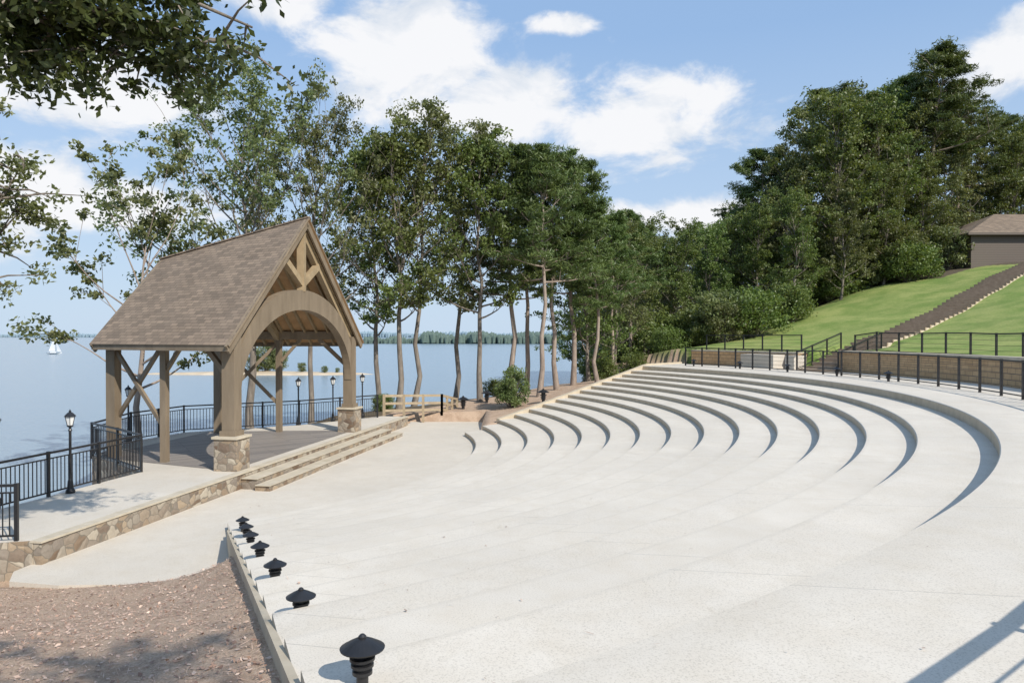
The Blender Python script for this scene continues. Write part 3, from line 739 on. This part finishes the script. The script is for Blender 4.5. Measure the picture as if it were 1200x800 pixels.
blobline('far_shore_treeline',[(-2400,2300,-1150,2400,10,17,1200),(-1150,2400,-200,2200,14,22,1100),(-200,2200,900,2200,14,24,700)],2,M_FAR2)
sp=MB()
ol=[(-64,120.5),(-57,118.8),(-50,118.2),(-44,117.6),(-36,117.2),(-28,118),(-21,120.5),(-27,122.5),(-37,124.5),(-45,124.5),(-55,122.8)]
cx,cy=-42,121
for i in range(len(ol)):
    a=ol[i];b2=ol[(i+1)%len(ol)]
    for f0,f1,z0,z1 in ((1.05,.8,-2.8,-2.25),(.8,0,-2.25,-1.9)):
        q=[(cx+(a[0]-cx)*f0,cy+(a[1]-cy)*f0,z0),(cx+(b2[0]-cx)*f0,cy+(b2[1]-cy)*f0,z0),(cx+(b2[0]-cx)*f1,cy+(b2[1]-cy)*f1,z1),(cx+(a[0]-cx)*f1,cy+(a[1]-cy)*f1,z1)]
        if f1==0: q=q[:3]
        sp.face(q)
sp.obj('sand_spit',[M_SAND])
for x,y,s_ in ((-41,121,1.1),(-39,121.5,.9),(-43,121.3,.7),(-46,121.6,.45),(-35,120.6,.4),(-31,120,.28),(-29,120.5,.2)): place('spit_tree',SH[2],x,y,sc=s_,z=-2.1)
# sailboat
sb=MB(); bx,by=-158,250; 
def bl(x,z,w_=0): return (bx+x,by+w_,-2.5+z)
prof=[(-2.4,.55,.5,.25),(-1.2,.7,.45,.0),(0,.9,.5,-.1),(1.4,.75,.55,-.02),(2.8,.05,.75,.35)]
for i in range(4):
    x0,w0,t0,b0=prof[i];x1,w1,t1,b1=prof[i+1]
    for s1 in (-1,1): sb.face([bl(x0,b0),bl(x1,b1),bl(x1,t1,s1*w1),bl(x0,t0,s1*w0)])
    sb.face([bl(x0,t0,-w0),bl(x1,t1,-w1),bl(x1,t1,w1),bl(x0,t0,w0)])
sb.face([bl(-2.4,.25),bl(-2.4,.5,-.55),bl(-2.4,.5,.55)])
sb.tube([bl(.5,.3),bl(.5,6.2)],[.06,.04],6,1); sb.tube([bl(.5,1.0),bl(-2.0,1.0,.3)],[.04,.04],5,1)
sb.face([bl(.42,1.1),bl(-1.9,1.1,.3),bl(-1.0,3.4,.25),bl(.42,6.0)]); sb.face([bl(.6,5.0),bl(2.7,.85),bl(1.0,1.0,.35)])
sb.box((bx-.2,by,-2.5+.65),(1.6,.7,.3)); sb.obj('sailboat',[M_WHITE,simple('mast_metal',(.4,.4,.4),(.5,.5,.5),3,.4,0)])
# ------------------------------------------------------------------ hilltop building
bx,by=39.2,62; gz=9.9; h=2.75
hb=empty('hilltop_lodge',(bx+7,by+4,gz))
def ph(o): o.parent=hb; o.matrix_parent_inverse=hb.matrix_basis.inverted()
w_=MB(); w_.box((bx+7,by+4,gz+h/2-.5),(14,8,h+1)); ph(w_.obj('walls',[M_SIDING]))
r_=MB(); e=.6; z0=gz+h
A_=[(bx-e,by-e,z0),(bx+14+e,by-e,z0),(bx+14+e,by+8+e,z0),(bx-e,by+8+e,z0)]; r0_=(bx+4.6,by+4,z0+2.3); r1_=(bx+9.4,by+4,z0+2.3)
for q in ([A_[0],A_[1],r1_,r0_],[A_[1],A_[2],r1_],[A_[2],A_[3],r0_,r1_],[A_[3],A_[0],r0_]): r_.face(q,0,[(k[0]+k[1],k[2]*2) for k in q])
r_.face([(k[0],k[1],k[2]-.19) for k in A_],1)
for i in range(4):
    a=A_[i];b2=A_[(i+1)%4]; r_.face([a,b2,(b2[0],b2[1],b2[2]-.18),(a[0],a[1],a[2]-.18)],1)
ph(r_.obj('roof',[M_SHINGLE,M_SIDING]))
w_=MB()
for k in (5.5,9.5): w_.box((bx+k,by-.03,gz+1.4),(1.2,.06,1.2),0); w_.box((bx+k,by-.05,gz+1.4),(1.0,.06,1.0),1)
ph(w_.obj('windows',[M_TIMBER2,M_BLACK]))
# ------------------------------------------------------------------ sky
wd=bpy.data.worlds.new('World'); scene.world=wd; wd.use_nodes=True; nt=wd.node_tree
bg=nt.nodes['Background']; bg.inputs['Strength'].default_value=.13
sky=nt.nodes.new('ShaderNodeTexSky'); sky.sky_type='NISHITA'; sky.sun_disc=False; sky.sun_elevation=SUN_EL; sky.sun_rotation=math.atan2(SX,SY)
sky.air_density=1.0; sky.dust_density=.6; sky.ozone_density=1.6
tcn=nt.nodes.new('ShaderNodeTexCoord').outputs['Generated']
sx=nt.nodes.new('ShaderNodeSeparateXYZ'); L(nt,tcn,sx.inputs[0])
az=math_(nt,'ARCTAN2',sx.outputs[0],sx.outputs[1]); el=math_(nt,'ARCSINE',sx.outputs[2])
blobs=[(-8,20.8,10,6),(9,16.0,9.5,4.0),(0,17.5,9,4.4),(-31,16,9,4.5),(-36,10,10,5),(-28,9,8,3),(15,9.0,9,1.8),(34,17,5,3),(3.5,23,3,1.0),(-55,18,14,8),(60,20,16,8),(-18,24,6,3),(110,25,25,10),(180,22,30,10)]
cur=None
for a_,e_,ra_,re_ in blobs:
    dx=math_(nt,'DIVIDE',math_(nt,'SUBTRACT',az,rad(a_)),rad(ra_)); dy=math_(nt,'DIVIDE',math_(nt,'SUBTRACT',el,rad(e_)),rad(re_))
    dd=math_(nt,'SUBTRACT',1,math_(nt,'SQRT',math_(nt,'ADD',math_(nt,'MULTIPLY',dx,dx),math_(nt,'MULTIPLY',dy,dy))))
    cur=dd if cur is None else math_(nt,'MAXIMUM',cur,dd)
cur=math_(nt,'MAXIMUM',cur,-.6)
vs=vscale(nt,tcn,(1,1,1.7))
nz=noise(nt,vs,8.5,7,.6,.3)
den=math_(nt,'ADD',cur,math_(nt,'MULTIPLY',math_(nt,'SUBTRACT',nz,.5),2.7))
mr=nt.nodes.new('ShaderNodeMapRange'); mr.interpolation_type='SMOOTHSTEP'; L(nt,den,mr.inputs[0]); mr.inputs[1].default_value=-.05; mr.inputs[2].default_value=.55
shade=noise(nt,vs,9,5,.6,.5)
cc=mix(nt,ramp(nt,math_(nt,'ADD',math_(nt,'MULTIPLY',den,.18),math_(nt,'MULTIPLY',shade,1.0),None,True),[(.36,(0,0,0)),(.62,(1,1,1))]),(5.3,5.8,6.5),(7.4,7.4,7.5))
hz=nt.nodes.new('ShaderNodeMapRange'); L(nt,el,hz.inputs[0]); hz.inputs[1].default_value=0; hz.inputs[2].default_value=rad(22); hz.inputs[3].default_value=.85; hz.inputs[4].default_value=.05
base=mix(nt,.7,sky.outputs[0],(2.7,4.3,6.9))
base=mix(nt,hz.outputs[0],base,(4.6,5.6,6.7))
fin=mix(nt,math_(nt,'MULTIPLY',mr.outputs[0],.95),base,cc)
L(nt,fin,bg.inputs['Color'])
# ------------------------------------------------------------------ sun, camera
sl=bpy.data.lights.new('sun','SUN'); sl.energy=5.0; sl.angle=rad(.5); sl.color=(1,.945,.86)
so=bpy.data.objects.new('sun',sl); scene.collection.objects.link(so); so.rotation_euler=SUNV.to_track_quat('Z','Y').to_euler()
cd=bpy.data.cameras.new('camera'); cd.lens=25.5; cd.sensor_width=36; cd.clip_end=20000; cd.clip_start=.05
co_=bpy.data.objects.new('camera',cd); scene.collection.objects.link(co_); co_.location=(0,0,EYE); co_.rotation_euler=(rad(90-.47),0,0)
scene.camera=co_
scene.view_settings.view_transform='Standard'; scene.view_settings.look='None'; scene.view_settings.exposure=0
